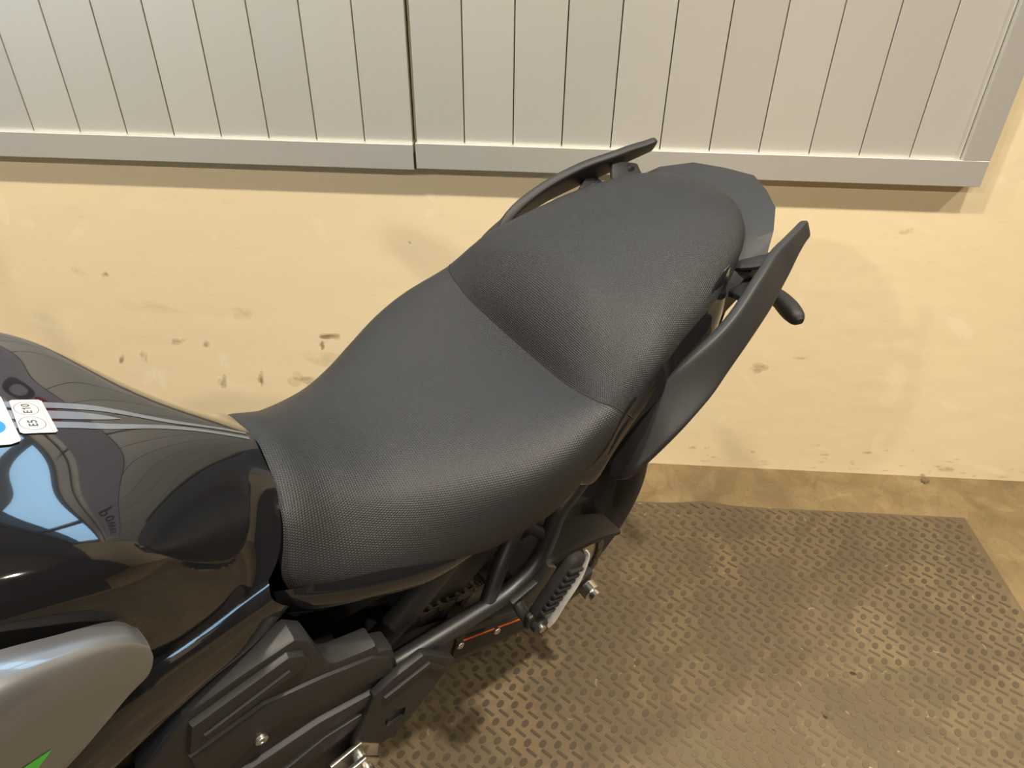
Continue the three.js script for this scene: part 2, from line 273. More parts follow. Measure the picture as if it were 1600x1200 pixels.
// ---------------------------------------------------------------- rubber floor mat
{
  const mat = group('floor_mat', scene); tag(mat, 'dusty tan rubber floor mat with raised tread bars under the motorcycle', 'mat'); mat.position.set(0, 0, 0);
  const tex = canvasTex(2048, 2048, (c, w, h) => {
    c.fillStyle = '#5d503b'; c.fillRect(0, 0, w, h); let s = 21; const r = () => { s = (s * 16807) % 2147483647; return s / 2147483647; };
    for (let i = 0; i < 900; i++) { c.fillStyle = r() < 0.5 ? `rgba(70,60,46,${0.03 + r() * 0.06})` : `rgba(190,165,118,${0.03 + r() * 0.06})`; c.beginPath(); c.ellipse(r() * w, r() * h, 15 + r() * 120, 8 + r() * 50, r() * 3, 0, 7); c.fill(); }
    for (let i = 0; i < 9000; i++) { c.fillStyle = r() < 0.55 ? `rgba(48,38,24,${0.1 + r() * 0.2})` : `rgba(225,205,160,${0.08 + r() * 0.2})`; const a = 0.6 + r() * 1.8; c.fillRect(r() * w, r() * h, a, a); }
    for (let i = 0; i < 700; i++) { c.strokeStyle = r() < 0.3 ? `rgba(60,45,25,${0.2 + r() * 0.3})` : `rgba(228,205,150,${0.15 + r() * 0.35})`; c.lineWidth = 0.8 + r() * 1.2; const x = r() * w, y = r() * h, a = r() * 6.3, l = 2 + r() * 9; c.beginPath(); c.moveTo(x, y); c.quadraticCurveTo(x + l * Math.cos(a), y + l * Math.sin(a), x + l * 1.6 * Math.cos(a + 0.4), y + l * 1.6 * Math.sin(a + 0.4)); c.stroke(); }
    for (let i = 0; i < 26; i++) { c.fillStyle = `rgba(30,22,12,${0.5 + r() * 0.3})`; c.beginPath(); c.ellipse(r() * w, r() * h, 2 + r() * 4, 1.5 + r() * 2.5, r() * 3, 0, 7); c.fill(); }
  });
  const x0 = -1.25, x1 = 1.058, z0 = 0.155, z1 = 2.35, T = 0.006;
  // sheet, wavy along its back edge
  const nx = 120, nz = 60, g = new THREE.PlaneGeometry(x1 - x0, z1 - z0, nx, nz); g.rotateX(-Math.PI / 2); g.translate((x0 + x1) / 2, T, (z0 + z1) / 2);
  const P = g.attributes.position; const lift = (x, z) => 0.012 * Math.exp(-Math.pow((x - 0.42) / 0.05, 2) - Math.pow((z - z0) / 0.05, 2));
  for (let i = 0; i < P.count; i++) P.setY(i, T + lift(P.getX(i), P.getZ(i))); g.computeVertexNormals();
  const base = std({ map: tex, roughness: 0.8, bumpMap: dataTex(256, (u, v) => fbm(u * 32, v * 32, 32, 9, 3), false, 10), bumpScale: 0.0008 });
  mesh('sheet', g, base, mat);
  const edge = []; const ring = []; for (let i = 0; i <= nx; i++) ring.push([x0 + (x1 - x0) * i / nx, z0]); ring.push([x1, z1], [x0, z1], [x0, z0]);
  const pos = [], idx = []; ring.forEach(([x, z]) => { const l = T + lift(x, z); pos.push(x, l, z, x, Math.max(0.0002, l - T), z); }); for (let i = 0; i < ring.length - 1; i++) { const a = i * 2; idx.push(a, a + 1, a + 2, a + 1, a + 3, a + 2); }
  const eg = new THREE.BufferGeometry(); eg.setAttribute('position', new THREE.Float32BufferAttribute(pos, 3)); eg.setIndex(idx); eg.computeVertexNormals(); mesh('mat_edge', eg, std({ color: lin(0.10, 0.085, 0.06), roughness: 0.9 }), mat);
  // tread bars in rows of two slants; dust fills some of them
  const bars = [new RoundedBoxGeometry(0.0225, 0.0022, 0.0062, 1, 0.001), new THREE.CylinderGeometry(0.0058, 0.0064, 0.002, 9).toNonIndexed().scale(1.45, 1, 1)];
  const tones = [lin(0.064, 0.048, 0.027), lin(0.075, 0.056, 0.032), lin(0.086, 0.065, 0.037), lin(0.098, 0.075, 0.042)].map((c) => std({ color: c, roughness: 0.8 }));
  const list = [], px = 0.0272, pz = 0.0178;
  for (let j = 0; j * pz < z1 - z0 - 0.02; j++) for (let i = 0; i * px < x1 - x0 - 0.02; i++) { const x = x0 + 0.012 + i * px + (j % 2 ? 0.0136 : 0) + ((j >> 1) % 2 ? 0.006 : 0), z = z0 + 0.014 + j * pz; if (x < -0.35 || x > x1 - 0.012) continue;
    const d = fbm(x * 2.2 + 20, z * 2.2 + 20, 4096, 77, 3), worn = Math.exp(-Math.pow((x - 0.45) / 0.35, 2) - Math.pow((z - 0.75) / 0.4, 2)); const tone = d * 1.3 - 0.25 + worn * 0.5 + (hash(i, j, 5) - 0.5) * 0.3;
    list.push([x, z, j % 2 ? 0.95 : -0.62, Math.max(0, Math.min(3, Math.floor(tone * 4))), j % 2]); }
  const near = (q) => Math.hypot(q[0] - 0.75, (q[1] - 1.0)); list.sort((a, b) => near(a) - near(b));
  const many = [[], [], [], []];
  list.forEach(([x, z, a, t, q], k) => { const y = T + lift(x, z) - 0.0002;
    if (k < 300) { const m = mesh('tread_bar', bars[q], tones[t], mat); m.position.set(x, y, z); m.rotation.y = a; }
    else many[t].push(bars[q].clone().applyMatrix4(new THREE.Matrix4().makeRotationY(a).setPosition(x, y, z))); });
  many.forEach((ms, t) => { if (!ms.length) return; const g2 = mergeGeometries(ms); mesh('tread_bars', g2, tones[t], mat).userData.kind = 'stuff'; });
}
{ // plain dark mat to the right behind the camera
  const m = mesh('floor_mat', rbox(1.95, 0.006, 2.6, 0.002, 2.12, 0.0034, 2.65), std({ color: lin(0.012, 0.012, 0.012), roughness: 0.85 }), scene); tag(m, 'plain black rubber floor mat to the right behind the camera', 'mat');
}
{ // crumb of dirt by the wall
  const g = new THREE.IcosahedronGeometry(0.008, 2), P = g.attributes.position; for (let i = 0; i < P.count; i++) { const k = 0.7 + 0.6 * vnoise(P.getX(i) * 400 + 9, (P.getY(i) + P.getZ(i) * 1.7) * 400 + 9, 64, 3); P.setXYZ(i, P.getX(i) * k * 1.2, P.getY(i) * k * 0.8, P.getZ(i) * k); } g.computeVertexNormals(); g.translate(1.0173, 0.0055, 0.022);
  tag(mesh('dirt_clump', g, std({ color: lin(0.16, 0.12, 0.07), roughness: 0.95 }), scene), 'small brown clump of dirt on the floor against the cream wall', 'dirt');
}

// ---------------------------------------------------------------- motorcycle
const bike = group('motorcycle', scene);
tag(bike, 'black and silver motorcycle leaning on its side stand in front of the wall', 'motorcycle');
bike.position.set(0.25092, 0, 0.27868);
bike.rotation.set(9 * Math.PI / 180, 42 * Math.PI / 180, 0, 'YXZ');

// ---- seat: control nets from the middle (z = 0) to the lower edge, front to rear
const riderNet = [
  [[0.838, 0.812, 0], [0.840, 0.810, 0.02], [0.843, 0.805, 0.042], [0.848, 0.797, 0.062], [0.853, 0.786, 0.082], [0.862, 0.767, 0.099], [0.872, 0.744, 0.112], [0.868, 0.716, 0.119]],
  [[0.818, 0.808, 0], [0.820, 0.806, 0.022], [0.823, 0.801, 0.046], [0.828, 0.791, 0.068], [0.836, 0.778, 0.089], [0.845, 0.757, 0.107], [0.852, 0.735, 0.121], [0.850, 0.712, 0.126]],
  [[0.785, 0.791, 0], [0.786, 0.790, 0.028], [0.787, 0.784, 0.055], [0.790, 0.771, 0.080], [0.794, 0.752, 0.103], [0.799, 0.733, 0.122], [0.802, 0.715, 0.135], [0.800, 0.702, 0.139]],
  [[0.735, 0.776, 0], [0.735, 0.775, 0.034], [0.735, 0.770, 0.068], [0.735, 0.759, 0.098], [0.736, 0.740, 0.122], [0.737, 0.719, 0.140], [0.737, 0.702, 0.150], [0.736, 0.692, 0.153]],
  [[0.690, 0.774, 0], [0.690, 0.774, 0.040], [0.690, 0.771, 0.080], [0.690, 0.763, 0.114], [0.690, 0.745, 0.139], [0.690, 0.720, 0.155], [0.690, 0.698, 0.162], [0.690, 0.684, 0.162]],
  [[0.648, 0.779, 0], [0.648, 0.779, 0.046], [0.648, 0.779, 0.092], [0.648, 0.774, 0.130], [0.648, 0.757, 0.156], [0.648, 0.728, 0.170], [0.648, 0.700, 0.174], [0.648, 0.680, 0.170]],
  [[0.600, 0.787, 0], [0.600, 0.788, 0.050], [0.600, 0.791, 0.100], [0.600, 0.789, 0.143], [0.600, 0.776, 0.170], [0.600, 0.746, 0.182], [0.600, 0.712, 0.182], [0.600, 0.690, 0.176]],
  [[0.550, 0.796, 0], [0.550, 0.798, 0.050], [0.550, 0.803, 0.100], [0.550, 0.806, 0.146], [0.550, 0.796, 0.174], [0.550, 0.768, 0.186], [0.550, 0.732, 0.185], [0.550, 0.706, 0.179]],
  [[0.497, 0.806, 0], [0.498, 0.808, 0.050], [0.500, 0.813, 0.100], [0.497, 0.822, 0.145], [0.488, 0.823, 0.163], [0.476, 0.816, 0.175], [0.464, 0.805, 0.180], [0.457, 0.796, 0.179]],
];
const seamNet = riderNet[riderNet.length - 1];
const pillionNet = [
  seamNet,
  [[0.483, 0.841, 0], [0.483, 0.841, 0.050], [0.484, 0.840, 0.098], [0.481, 0.837, 0.140], [0.475, 0.835, 0.160], [0.464, 0.826, 0.172], [0.453, 0.817, 0.176], [0.447, 0.808, 0.175]],
  [[0.458, 0.877, 0], [0.458, 0.876, 0.050], [0.458, 0.870, 0.096], [0.457, 0.860, 0.134], [0.453, 0.853, 0.155], [0.447, 0.842, 0.168], [0.440, 0.832, 0.172], [0.436, 0.822, 0.171]],
  [[0.425, 0.904, 0], [0.425, 0.902, 0.048], [0.425, 0.893, 0.092], [0.425, 0.880, 0.127], [0.425, 0.871, 0.149], [0.425, 0.859, 0.163], [0.425, 0.846, 0.168], [0.425, 0.834, 0.167]],
  [[0.385, 0.917, 0], [0.385, 0.915, 0.046], [0.385, 0.908, 0.087], [0.385, 0.899, 0.120], [0.385, 0.887, 0.142], [0.385, 0.874, 0.154], [0.385, 0.862, 0.158], [0.385, 0.850, 0.157]],
  [[0.315, 0.938, 0], [0.315, 0.936, 0.043], [0.315, 0.930, 0.080], [0.315, 0.921, 0.110], [0.315, 0.909, 0.130], [0.315, 0.897, 0.141], [0.315, 0.885, 0.144], [0.315, 0.873, 0.143]],
  [[0.245, 0.951, 0], [0.245, 0.950, 0.038], [0.245, 0.945, 0.070], [0.246, 0.937, 0.094], [0.248, 0.927, 0.110], [0.250, 0.915, 0.118], [0.252, 0.904, 0.121], [0.252, 0.893, 0.120]],
  [[0.195, 0.953, 0], [0.196, 0.952, 0.033], [0.200, 0.948, 0.060], [0.206, 0.940, 0.081], [0.214, 0.930, 0.095], [0.220, 0.919, 0.103], [0.224, 0.908, 0.106], [0.226, 0.898, 0.106]],
  [[0.160, 0.944, 0], [0.163, 0.943, 0.030], [0.172, 0.939, 0.054], [0.184, 0.932, 0.074], [0.195, 0.924, 0.087], [0.204, 0.914, 0.095], [0.210, 0.904, 0.099], [0.213, 0.894, 0.100]],
  [[0.150, 0.925, 0], [0.154, 0.924, 0.030], [0.164, 0.920, 0.053], [0.177, 0.914, 0.072], [0.189, 0.907, 0.085], [0.199, 0.899, 0.093], [0.206, 0.891, 0.097], [0.210, 0.884, 0.098]],
];
const seat = group('seat', bike);
function cushion(net, su, sv) {
  const d = densify(net.map(mirrorRow), su, sv);
  for (const r of d) { const a = r[0], b = r[r.length - 1]; r.unshift([a[0], a[1] - 0.012, a[2] * 0.82]); r.push([b[0], b[1] - 0.012, b[2] * 0.82]); }
  for (const r of d) { const a = r[0]; r.push([a[0], a[1], a[2]]); }
  return gridGeo(d, { caps: true, crease: 0.75 });
}
mesh('rider_cushion', cushion(riderNet, 8, 6), M.vinyl, seat);
mesh('pillion_cushion', cushion(pillionNet, 8, 6), M.pillion, seat);
{ // sewn seam: a row of sunk stitches over a dark cord
  const line = cr(mirrorRow(seamNet), 6).map(([x, y, z]) => [x + 0.0004, y - 0.0004, z]);
  mesh('seam', tube(line, 0.0011, 220), M.thread, seat);
}

// ---- fuel tank
const tankNet = [
  [[0.842, 0.824, 0], [0.843, 0.822, 0.015], [0.844, 0.817, 0.03], [0.846, 0.809, 0.056], [0.853, 0.797, 0.079], [0.861, 0.782, 0.096], [0.873, 0.768, 0.110], [0.888, 0.760, 0.121], [0.899, 0.757, 0.127]],
  [[0.868, 0.846, 0], [0.868, 0.845, 0.014], [0.868, 0.841, 0.028], [0.869, 0.829, 0.047], [0.873, 0.812, 0.068], [0.881, 0.793, 0.090], [0.893, 0.778, 0.108], [0.908, 0.766, 0.122], [0.917, 0.759, 0.130]],
  [[0.905, 0.874, 0], [0.905, 0.873, 0.02], [0.905, 0.868, 0.042], [0.905, 0.857, 0.065], [0.906, 0.839, 0.086], [0.910, 0.817, 0.105], [0.916, 0.795, 0.120], [0.925, 0.777, 0.132], [0.932, 0.765, 0.137]],
  [[0.942, 0.901, 0], [0.942, 0.900, 0.03], [0.942, 0.896, 0.058], [0.942, 0.888, 0.086], [0.942, 0.873, 0.112], [0.944, 0.848, 0.129], [0.947, 0.820, 0.139], [0.951, 0.795, 0.145], [0.955, 0.775, 0.147]],
  [[0.985, 0.930, 0], [0.985, 0.929, 0.036], [0.985, 0.926, 0.072], [0.985, 0.9245, 0.109], [0.985, 0.9175, 0.142], [0.986, 0.892, 0.159], [0.987, 0.852, 0.161], [0.988, 0.818, 0.163], [0.989, 0.785, 0.160]],
  [[1.040, 0.958, 0], [1.040, 0.957, 0.042], [1.040, 0.954, 0.082], [1.040, 0.9535, 0.120], [1.040, 0.946, 0.153], [1.040, 0.918, 0.169], [1.040, 0.872, 0.170], [1.040, 0.835, 0.173], [1.040, 0.795, 0.170]],
  [[1.120, 0.986, 0], [1.120, 0.985, 0.045], [1.120, 0.983, 0.088], [1.120, 0.981, 0.125], [1.120, 0.971, 0.156], [1.120, 0.940, 0.172], [1.120, 0.892, 0.178], [1.120, 0.845, 0.181], [1.120, 0.80, 0.180]],
  [[1.220, 1.002, 0], [1.220, 1.001, 0.045], [1.220, 0.998, 0.088], [1.220, 0.990, 0.126], [1.220, 0.974, 0.158], [1.220, 0.945, 0.178], [1.220, 0.900, 0.185], [1.220, 0.85, 0.182], [1.220, 0.80, 0.172]],
  [[1.300, 0.985, 0], [1.300, 0.984, 0.040], [1.300, 0.980, 0.078], [1.300, 0.971, 0.112], [1.300, 0.954, 0.140], [1.300, 0.925, 0.158], [1.300, 0.885, 0.165], [1.300, 0.84, 0.162], [1.300, 0.80, 0.155]],
  [[1.345, 0.930, 0], [1.345, 0.929, 0.036], [1.345, 0.925, 0.068], [1.343, 0.915, 0.095], [1.340, 0.900, 0.118], [1.335, 0.880, 0.135], [1.330, 0.850, 0.144], [1.325, 0.82, 0.145], [1.320, 0.79, 0.140]],
];
const tankRows = densify(tankNet.map(mirrorRow), 8, 8);
for (let it = 0; it < 60; it++) { // fair the skin
  const old = tankRows.map((r) => r.map((p) => p.slice()));
  for (let i = 1; i < tankRows.length - 1; i++) for (let j = 1; j < tankRows[0].length - 1; j++) for (let k = 0; k < 3; k++) tankRows[i][j][k] = old[i][j][k] * 0.5 + 0.125 * (old[i - 1][j][k] + old[i + 1][j][k] + old[i][j - 1][k] + old[i][j + 1][k]);
}
for (const r of tankRows) { const a = r[0], b = r[r.length - 1]; r.unshift([a[0], a[1] - 0.02, a[2] * 0.9]); r.push([b[0], b[1] - 0.02, b[2] * 0.9]); }
for (const r of tankRows) r.push(r[0].slice());
const tank = mesh('fuel_tank', gridGeo(tankRows, { caps: true, crease: 1.0 }), M.paint, bike);
// patches that lie on the tank: dropped onto it along y
const drop = new THREE.Raycaster(), tankProbe = new THREE.Mesh(tank.geometry, new THREE.MeshBasicMaterial({ side: THREE.DoubleSide }));
function onTank(x, z, lift) {
  drop.set(new THREE.Vector3(-x, 1.5, z), new THREE.Vector3(0, -1, 0)); const h = drop.intersectObject(tankProbe)[0];
  if (!h) return [x, 0.82, z]; const n = h.face.normal.clone(); if (n.y < 0) n.negate();
  return [-(h.point.x + n.x * lift), h.point.y + n.y * lift, h.point.z + n.z * lift];
}
function tankStrip(edgeA, edgeB, n, m, lift) { // between two (x, z) curves
  const A = cr(edgeA, n), B = cr(edgeB, n), rows = [];
  for (let i = 0; i < A.length; i++) { const r = []; for (let j = 0; j <= m; j++) r.push(onTank(A[i][0] + (B[i][0] - A[i][0]) * j / m, A[i][1] + (B[i][1] - A[i][1]) * j / m, lift)); rows.push(r); }
  return rows;
}
{
  const f = (t) => (x) => { for (let i = 1; i < t.length; i++) if (x <= t[i][0] || i === t.length - 1) { const k = Math.min(1, Math.max(0, (x - t[i - 1][0]) / (t[i][0] - t[i - 1][0]))); return t[i - 1][1] + (t[i][1] - t[i - 1][1]) * k; } };
  const smooth = (t) => f(cr(t, 6));
  const out = smooth([[0.846, 0.0060], [0.872, 0.0060], [0.895, 0.0060], [0.922, 0.0085], [0.945, 0.0132], [0.965, 0.0165], [0.995, 0.0170], [1.10, 0.0175]]);
  const inn = smooth([[0.846, 0.0020], [0.872, 0.0020], [0.895, 0.0018], [0.915, 0.0022], [0.938, 0.0058], [0.957, 0.0084], [0.975, 0.0090], [1.10, 0.0095]]);
  const mid = smooth([[0.948, 0.0001], [0.960, 0.0030], [0.975, 0.0048], [0.995, 0.0054], [1.10, 0.0058]]);
  const strip = (x0, x1, lo, hi) => { const rows = []; for (let i = 0; i <= 60; i++) { const x = x0 + (x1 - x0) * i / 60, r = []; for (let j = 0; j <= 3; j++) r.push(onTank(x, lo(x) + (hi(x) - lo(x)) * j / 3, 0.0004)); rows.push(r); } return gridGeo(rows, { crease: 0 }); };
  mesh('stripe', strip(0.847, 1.10, (x) => -out(x), (x) => -inn(x)), M.stripe, tank);
  mesh('stripe', strip(0.949, 1.10, (x) => -mid(x), (x) => mid(x)), M.stripe, tank);
  mesh('stripe', strip(0.847, 1.10, inn, out), M.stripe, tank);
  // stickers: corners (x, z) in reading order: start-top, start-bottom, end-bottom, end-top
  const sticker = (name, label, q, w, h, draw, lift) => {
    const rad = 0.09, n = 24, m = 16, pos = [], uv = [], idx = [];
    for (let i = 0; i <= n; i++) for (let j = 0; j <= m; j++) {
      let a = i / n, b = j / m; const ww = w, hh = h, rr = rad * Math.min(ww, hh), dx = Math.min(a, 1 - a) * ww; if (dx < rr) { const k = (rr - Math.sqrt(Math.max(0, rr * rr - (rr - dx) * (rr - dx)))) / hh; b = k + b * (1 - 2 * k); }
      const mix = (c) => (q[0][c] * (1 - b) + q[1][c] * b) * (1 - a) + (q[3][c] * (1 - b) + q[2][c] * b) * a, p = onTank(mix(0), mix(1), lift);
      pos.push(-p[0], p[1], p[2]); uv.push(a, 1 - b);
    }
    for (let i = 0; i < n; i++) for (let j = 0; j < m; j++) { const a = i * (m + 1) + j, b = a + 1, c = a + m + 1, d = c + 1; idx.push(a, d, b, a, c, d); }
    const g = new THREE.BufferGeometry(); g.setAttribute('position', new THREE.Float32BufferAttribute(pos, 3)); g.setAttribute('uv', new THREE.Float32BufferAttribute(uv, 2)); g.setIndex(idx); g.computeVertexNormals();
    const me = mesh(name, g, std({ map: canvasTex(w, h, draw), roughness: 0.35 }), tank); me.userData.label = label; return me;
  };
  sticker('fuel_sticker', 'white E5 E10 fuel sticker', [[1.0185, 0.0245], [0.9955, 0.0235], [0.9975, -0.0195], [1.0175, -0.0185]], 512, 256, (c, w, h) => {
    c.fillStyle = '#b9b7b2'; c.fillRect(0, 0, w, h); c.strokeStyle = '#55524f'; c.lineWidth = 6; c.fillStyle = '#2a2826'; c.font = 'bold 92px sans-serif'; c.textAlign = 'center'; c.textBaseline = 'middle';
    for (const [t, x] of [['E5', 0.28], ['E10', 0.72]]) { c.beginPath(); c.ellipse(w * x, h * 0.42, w * 0.19, h * 0.36, 0, 0, 7); c.stroke(); c.fillText(t, w * x, h * 0.43); }
    c.lineWidth = 2; c.beginPath(); c.moveTo(0, h * 0.87); c.lineTo(w, h * 0.87); c.stroke();
  }, 0.0010);
  sticker('notice_sticker', 'white notice sticker with blue disc', [[1.095, 0.040], [1.0195, 0.036], [1.0215, -0.027], [1.090, -0.029]], 512, 512, (c, w, h) => {
    c.fillStyle = '#b7b5b1'; c.fillRect(0, 0, w, h); c.strokeStyle = '#a9a6a1'; c.lineWidth = 3; c.beginPath(); c.moveTo(w * 0.1, h * 0.955); c.lineTo(w, h * 0.955); c.moveTo(w * 0.1, h * 0.955); c.lineTo(w * 0.1, 0); c.stroke();
    c.fillStyle = '#1673b8'; c.beginPath(); c.ellipse(w * 0.34, h * 0.80, w * 0.15, h * 0.13, 0, 0, 7); c.fill(); c.fillStyle = '#d9edf7'; c.fillRect(w * 0.26, h * 0.74, w * 0.18, h * 0.07);
    c.fillStyle = '#8d8a86'; for (let i = 0; i < 6; i++) c.fillRect(w * 0.62, h * (0.15 + i * 0.12), w * 0.3, h * 0.02);
  }, 0.0014);
}


// ---- silver side shroud, both sides
function bothSides(name, make, mat, parent = bike) { for (const s of [1, -1]) { const g = make(); if (s < 0) { g.scale(1, 1, -1); if (g.index) { const a = g.index.array; for (let i = 0; i < a.length; i += 3) [a[i], a[i + 1]] = [a[i + 1], a[i]]; } else { for (const k of Object.keys(g.attributes)) { const at = g.attributes[k], n = at.itemSize, a = at.array; for (let i = 0; i < a.length; i += 3 * n) for (let q = 0; q < n; q++) { const t = a[i + q]; a[i + q] = a[i + n + q]; a[i + n + q] = t; } } } } mesh(name, g, mat, parent); } }
const shroudNet = [
  [[1.000, 0.858, 0.170], [0.998, 0.857, 0.182], [0.998, 0.853, 0.188], [0.999, 0.844, 0.191], [1.006, 0.832, 0.194], [1.022, 0.828, 0.199], [1.040, 0.824, 0.207], [1.070, 0.814, 0.217], [1.11, 0.80, 0.224]],
  [[1.012, 0.874, 0.166], [1.009, 0.875, 0.182], [1.010, 0.872, 0.190], [1.013, 0.862, 0.194], [1.022, 0.849, 0.199], [1.040, 0.841, 0.206], [1.060, 0.833, 0.214], [1.090, 0.819, 0.224], [1.13, 0.80, 0.231]],
  [[1.042, 0.899, 0.174], [1.039, 0.901, 0.188], [1.040, 0.898, 0.198], [1.044, 0.888, 0.205], [1.054, 0.875, 0.211], [1.072, 0.861, 0.218], [1.094, 0.846, 0.226], [1.128, 0.822, 0.234], [1.17, 0.79, 0.240]],
  [[1.10, 0.930, 0.182], [1.10, 0.933, 0.199], [1.10, 0.930, 0.212], [1.105, 0.918, 0.222], [1.115, 0.900, 0.230], [1.132, 0.880, 0.237], [1.155, 0.856, 0.243], [1.19, 0.82, 0.250], [1.24, 0.76, 0.252]],
  [[1.22, 0.948, 0.184], [1.22, 0.951, 0.204], [1.22, 0.947, 0.222], [1.225, 0.930, 0.236], [1.235, 0.905, 0.245], [1.25, 0.874, 0.250], [1.27, 0.838, 0.252], [1.31, 0.77, 0.250], [1.36, 0.68, 0.235]],
  [[1.38, 0.93, 0.15], [1.38, 0.932, 0.175], [1.38, 0.926, 0.198], [1.385, 0.908, 0.214], [1.39, 0.88, 0.224], [1.40, 0.845, 0.228], [1.42, 0.80, 0.226], [1.44, 0.74, 0.215], [1.46, 0.66, 0.19]],
];
bothSides('side_shroud', () => gridGeo(densify(shroudNet, 7, 5), { crease: 1.2 }), M.silverPaint);
{ // green decal on the left shroud, laid along its surface
  const d = densify(shroudNet, 7, 5), n = d.length, rows = [];
  for (let i = 12; i < 27; i++) { const r = []; for (let j = 28; j < 36; j++) { const q = (35 - j) / 8, t = Math.min(i + (j - 27) * 0.0, n - 1), p = d[t][j]; const a = d[Math.min(t + 1, n - 1)][j], e = d[t][Math.min(j + 1, d[t].length - 1)]; const u = new THREE.Vector3(a[0] - p[0], a[1] - p[1], a[2] - p[2]), v = new THREE.Vector3(e[0] - p[0], e[1] - p[1], e[2] - p[2]), m = u.cross(v).normalize(); if (m.z < 0) m.negate(); r.push([p[0] + m.x * 0.0006, p[1] + m.y * 0.0006, p[2] + m.z * 0.0006]); } rows.push(r); }
  const sh = bike.children.filter((c) => c.name === 'side_shroud')[0]; mesh('decal', gridGeo(rows, { crease: 0 }), M.green, sh).userData.label = 'green decal';
}


// ---- glossy side strip below the tank with its bright upper ridge
const kneeNet = [
  [[0.885, 0.757, 0.113], [0.890, 0.762, 0.128], [0.893, 0.758, 0.139], [0.886, 0.743, 0.141], [0.876, 0.725, 0.136], [0.868, 0.711, 0.126]],
  [[0.930, 0.767, 0.126], [0.931, 0.772, 0.142], [0.932, 0.767, 0.152], [0.930, 0.747, 0.156], [0.926, 0.727, 0.156], [0.922, 0.709, 0.146]],
  [[0.965, 0.779, 0.138], [0.965, 0.784, 0.155], [0.966, 0.778, 0.165], [0.968, 0.757, 0.171], [0.968, 0.737, 0.171], [0.966, 0.717, 0.158]],
  [[1.005, 0.795, 0.153], [1.005, 0.800, 0.171], [1.008, 0.793, 0.182], [1.014, 0.769, 0.189], [1.018, 0.745, 0.190], [1.020, 0.727, 0.180]],
  [[1.060, 0.805, 0.168], [1.060, 0.811, 0.188], [1.065, 0.801, 0.200], [1.075, 0.769, 0.208], [1.082, 0.735, 0.207], [1.088, 0.705, 0.193]],
  [[1.14, 0.775, 0.178], [1.14, 0.783, 0.200], [1.15, 0.770, 0.214], [1.165, 0.725, 0.220], [1.175, 0.675, 0.216], [1.185, 0.625, 0.198]],
];
bothSides('knee_trim', () => gridGeo(densify(kneeNet, 7, 5), { crease: 1.0 }), M.paint);
// glossy panel under the rider cushion
const underNet = [
  [[0.884, 0.730, 0.116], [0.883, 0.712, 0.122], [0.876, 0.690, 0.122], [0.868, 0.668, 0.116]],
  [[0.850, 0.722, 0.125], [0.848, 0.706, 0.133], [0.843, 0.684, 0.134], [0.838, 0.664, 0.124]],
  [[0.800, 0.713, 0.136], [0.799, 0.698, 0.146], [0.795, 0.678, 0.147], [0.791, 0.660, 0.136]],
  [[0.745, 0.702, 0.148], [0.744, 0.688, 0.157], [0.742, 0.668, 0.157], [0.740, 0.648, 0.146]],
  [[0.705, 0.695, 0.155], [0.704, 0.683, 0.162], [0.702, 0.668, 0.161], [0.700, 0.655, 0.152]],
  [[0.670, 0.692, 0.158], [0.669, 0.684, 0.164], [0.668, 0.677, 0.163], [0.668, 0.672, 0.158]],
];
bothSides('seat_side_panel', () => gridGeo(densify(underNet, 7, 5), { crease: 1.0 }), M.paint);

// ---- glossy tail cowl beside the pillion cushion
const cowlNet = [
  [[0.5380, 0.7370, 0.1620], [0.5380, 0.7470, 0.1820], [0.5385, 0.7455, 0.1835], [0.5390, 0.7400, 0.1830], [0.5350, 0.7280, 0.1790], [0.5270, 0.6900, 0.1530]],
  [[0.5010, 0.7760, 0.1610], [0.5010, 0.7860, 0.1810], [0.5085, 0.7640, 0.1860], [0.5160, 0.7380, 0.1890], [0.5120, 0.7260, 0.1850], [0.5040, 0.6880, 0.1590]],
  [[0.4760, 0.8090, 0.1530], [0.4760, 0.8190, 0.1730], [0.4815, 0.8005, 0.1805], [0.4870, 0.7780, 0.1860], [0.4830, 0.7660, 0.1820], [0.4750, 0.7280, 0.1560]],
  [[0.4380, 0.8330, 0.1440], [0.4380, 0.8430, 0.1640], [0.4450, 0.8250, 0.1735], [0.4520, 0.8030, 0.1810], [0.4480, 0.7910, 0.1770], [0.4400, 0.7530, 0.1510]],
  [[0.3900, 0.8620, 0.1310], [0.3900, 0.8720, 0.1510], [0.3985, 0.8475, 0.1640], [0.4070, 0.8190, 0.1750], [0.4030, 0.8070, 0.1710], [0.3950, 0.7690, 0.1450]],
  [[0.3410, 0.8850, 0.1210], [0.3410, 0.8950, 0.1410], [0.3360, 0.8705, 0.1530], [0.3310, 0.8420, 0.1630], [0.3270, 0.8300, 0.1590], [0.3190, 0.7920, 0.1330]],
  [[0.3010, 0.9000, 0.1100], [0.3010, 0.9100, 0.1300], [0.2955, 0.8920, 0.1390], [0.2900, 0.8700, 0.1460], [0.2860, 0.8580, 0.1420], [0.2780, 0.8200, 0.1160]],
  [[0.2670, 0.9100, 0.1000], [0.2670, 0.9200, 0.1200], [0.2660, 0.9190, 0.1220], [0.2650, 0.9140, 0.1220], [0.2610, 0.9020, 0.1180], [0.2530, 0.8640, 0.0920]],
];
bothSides('tail_cowl', () => gridGeo(densify(cowlNet, 7, 5), { crease: 0.9 }), M.paint);

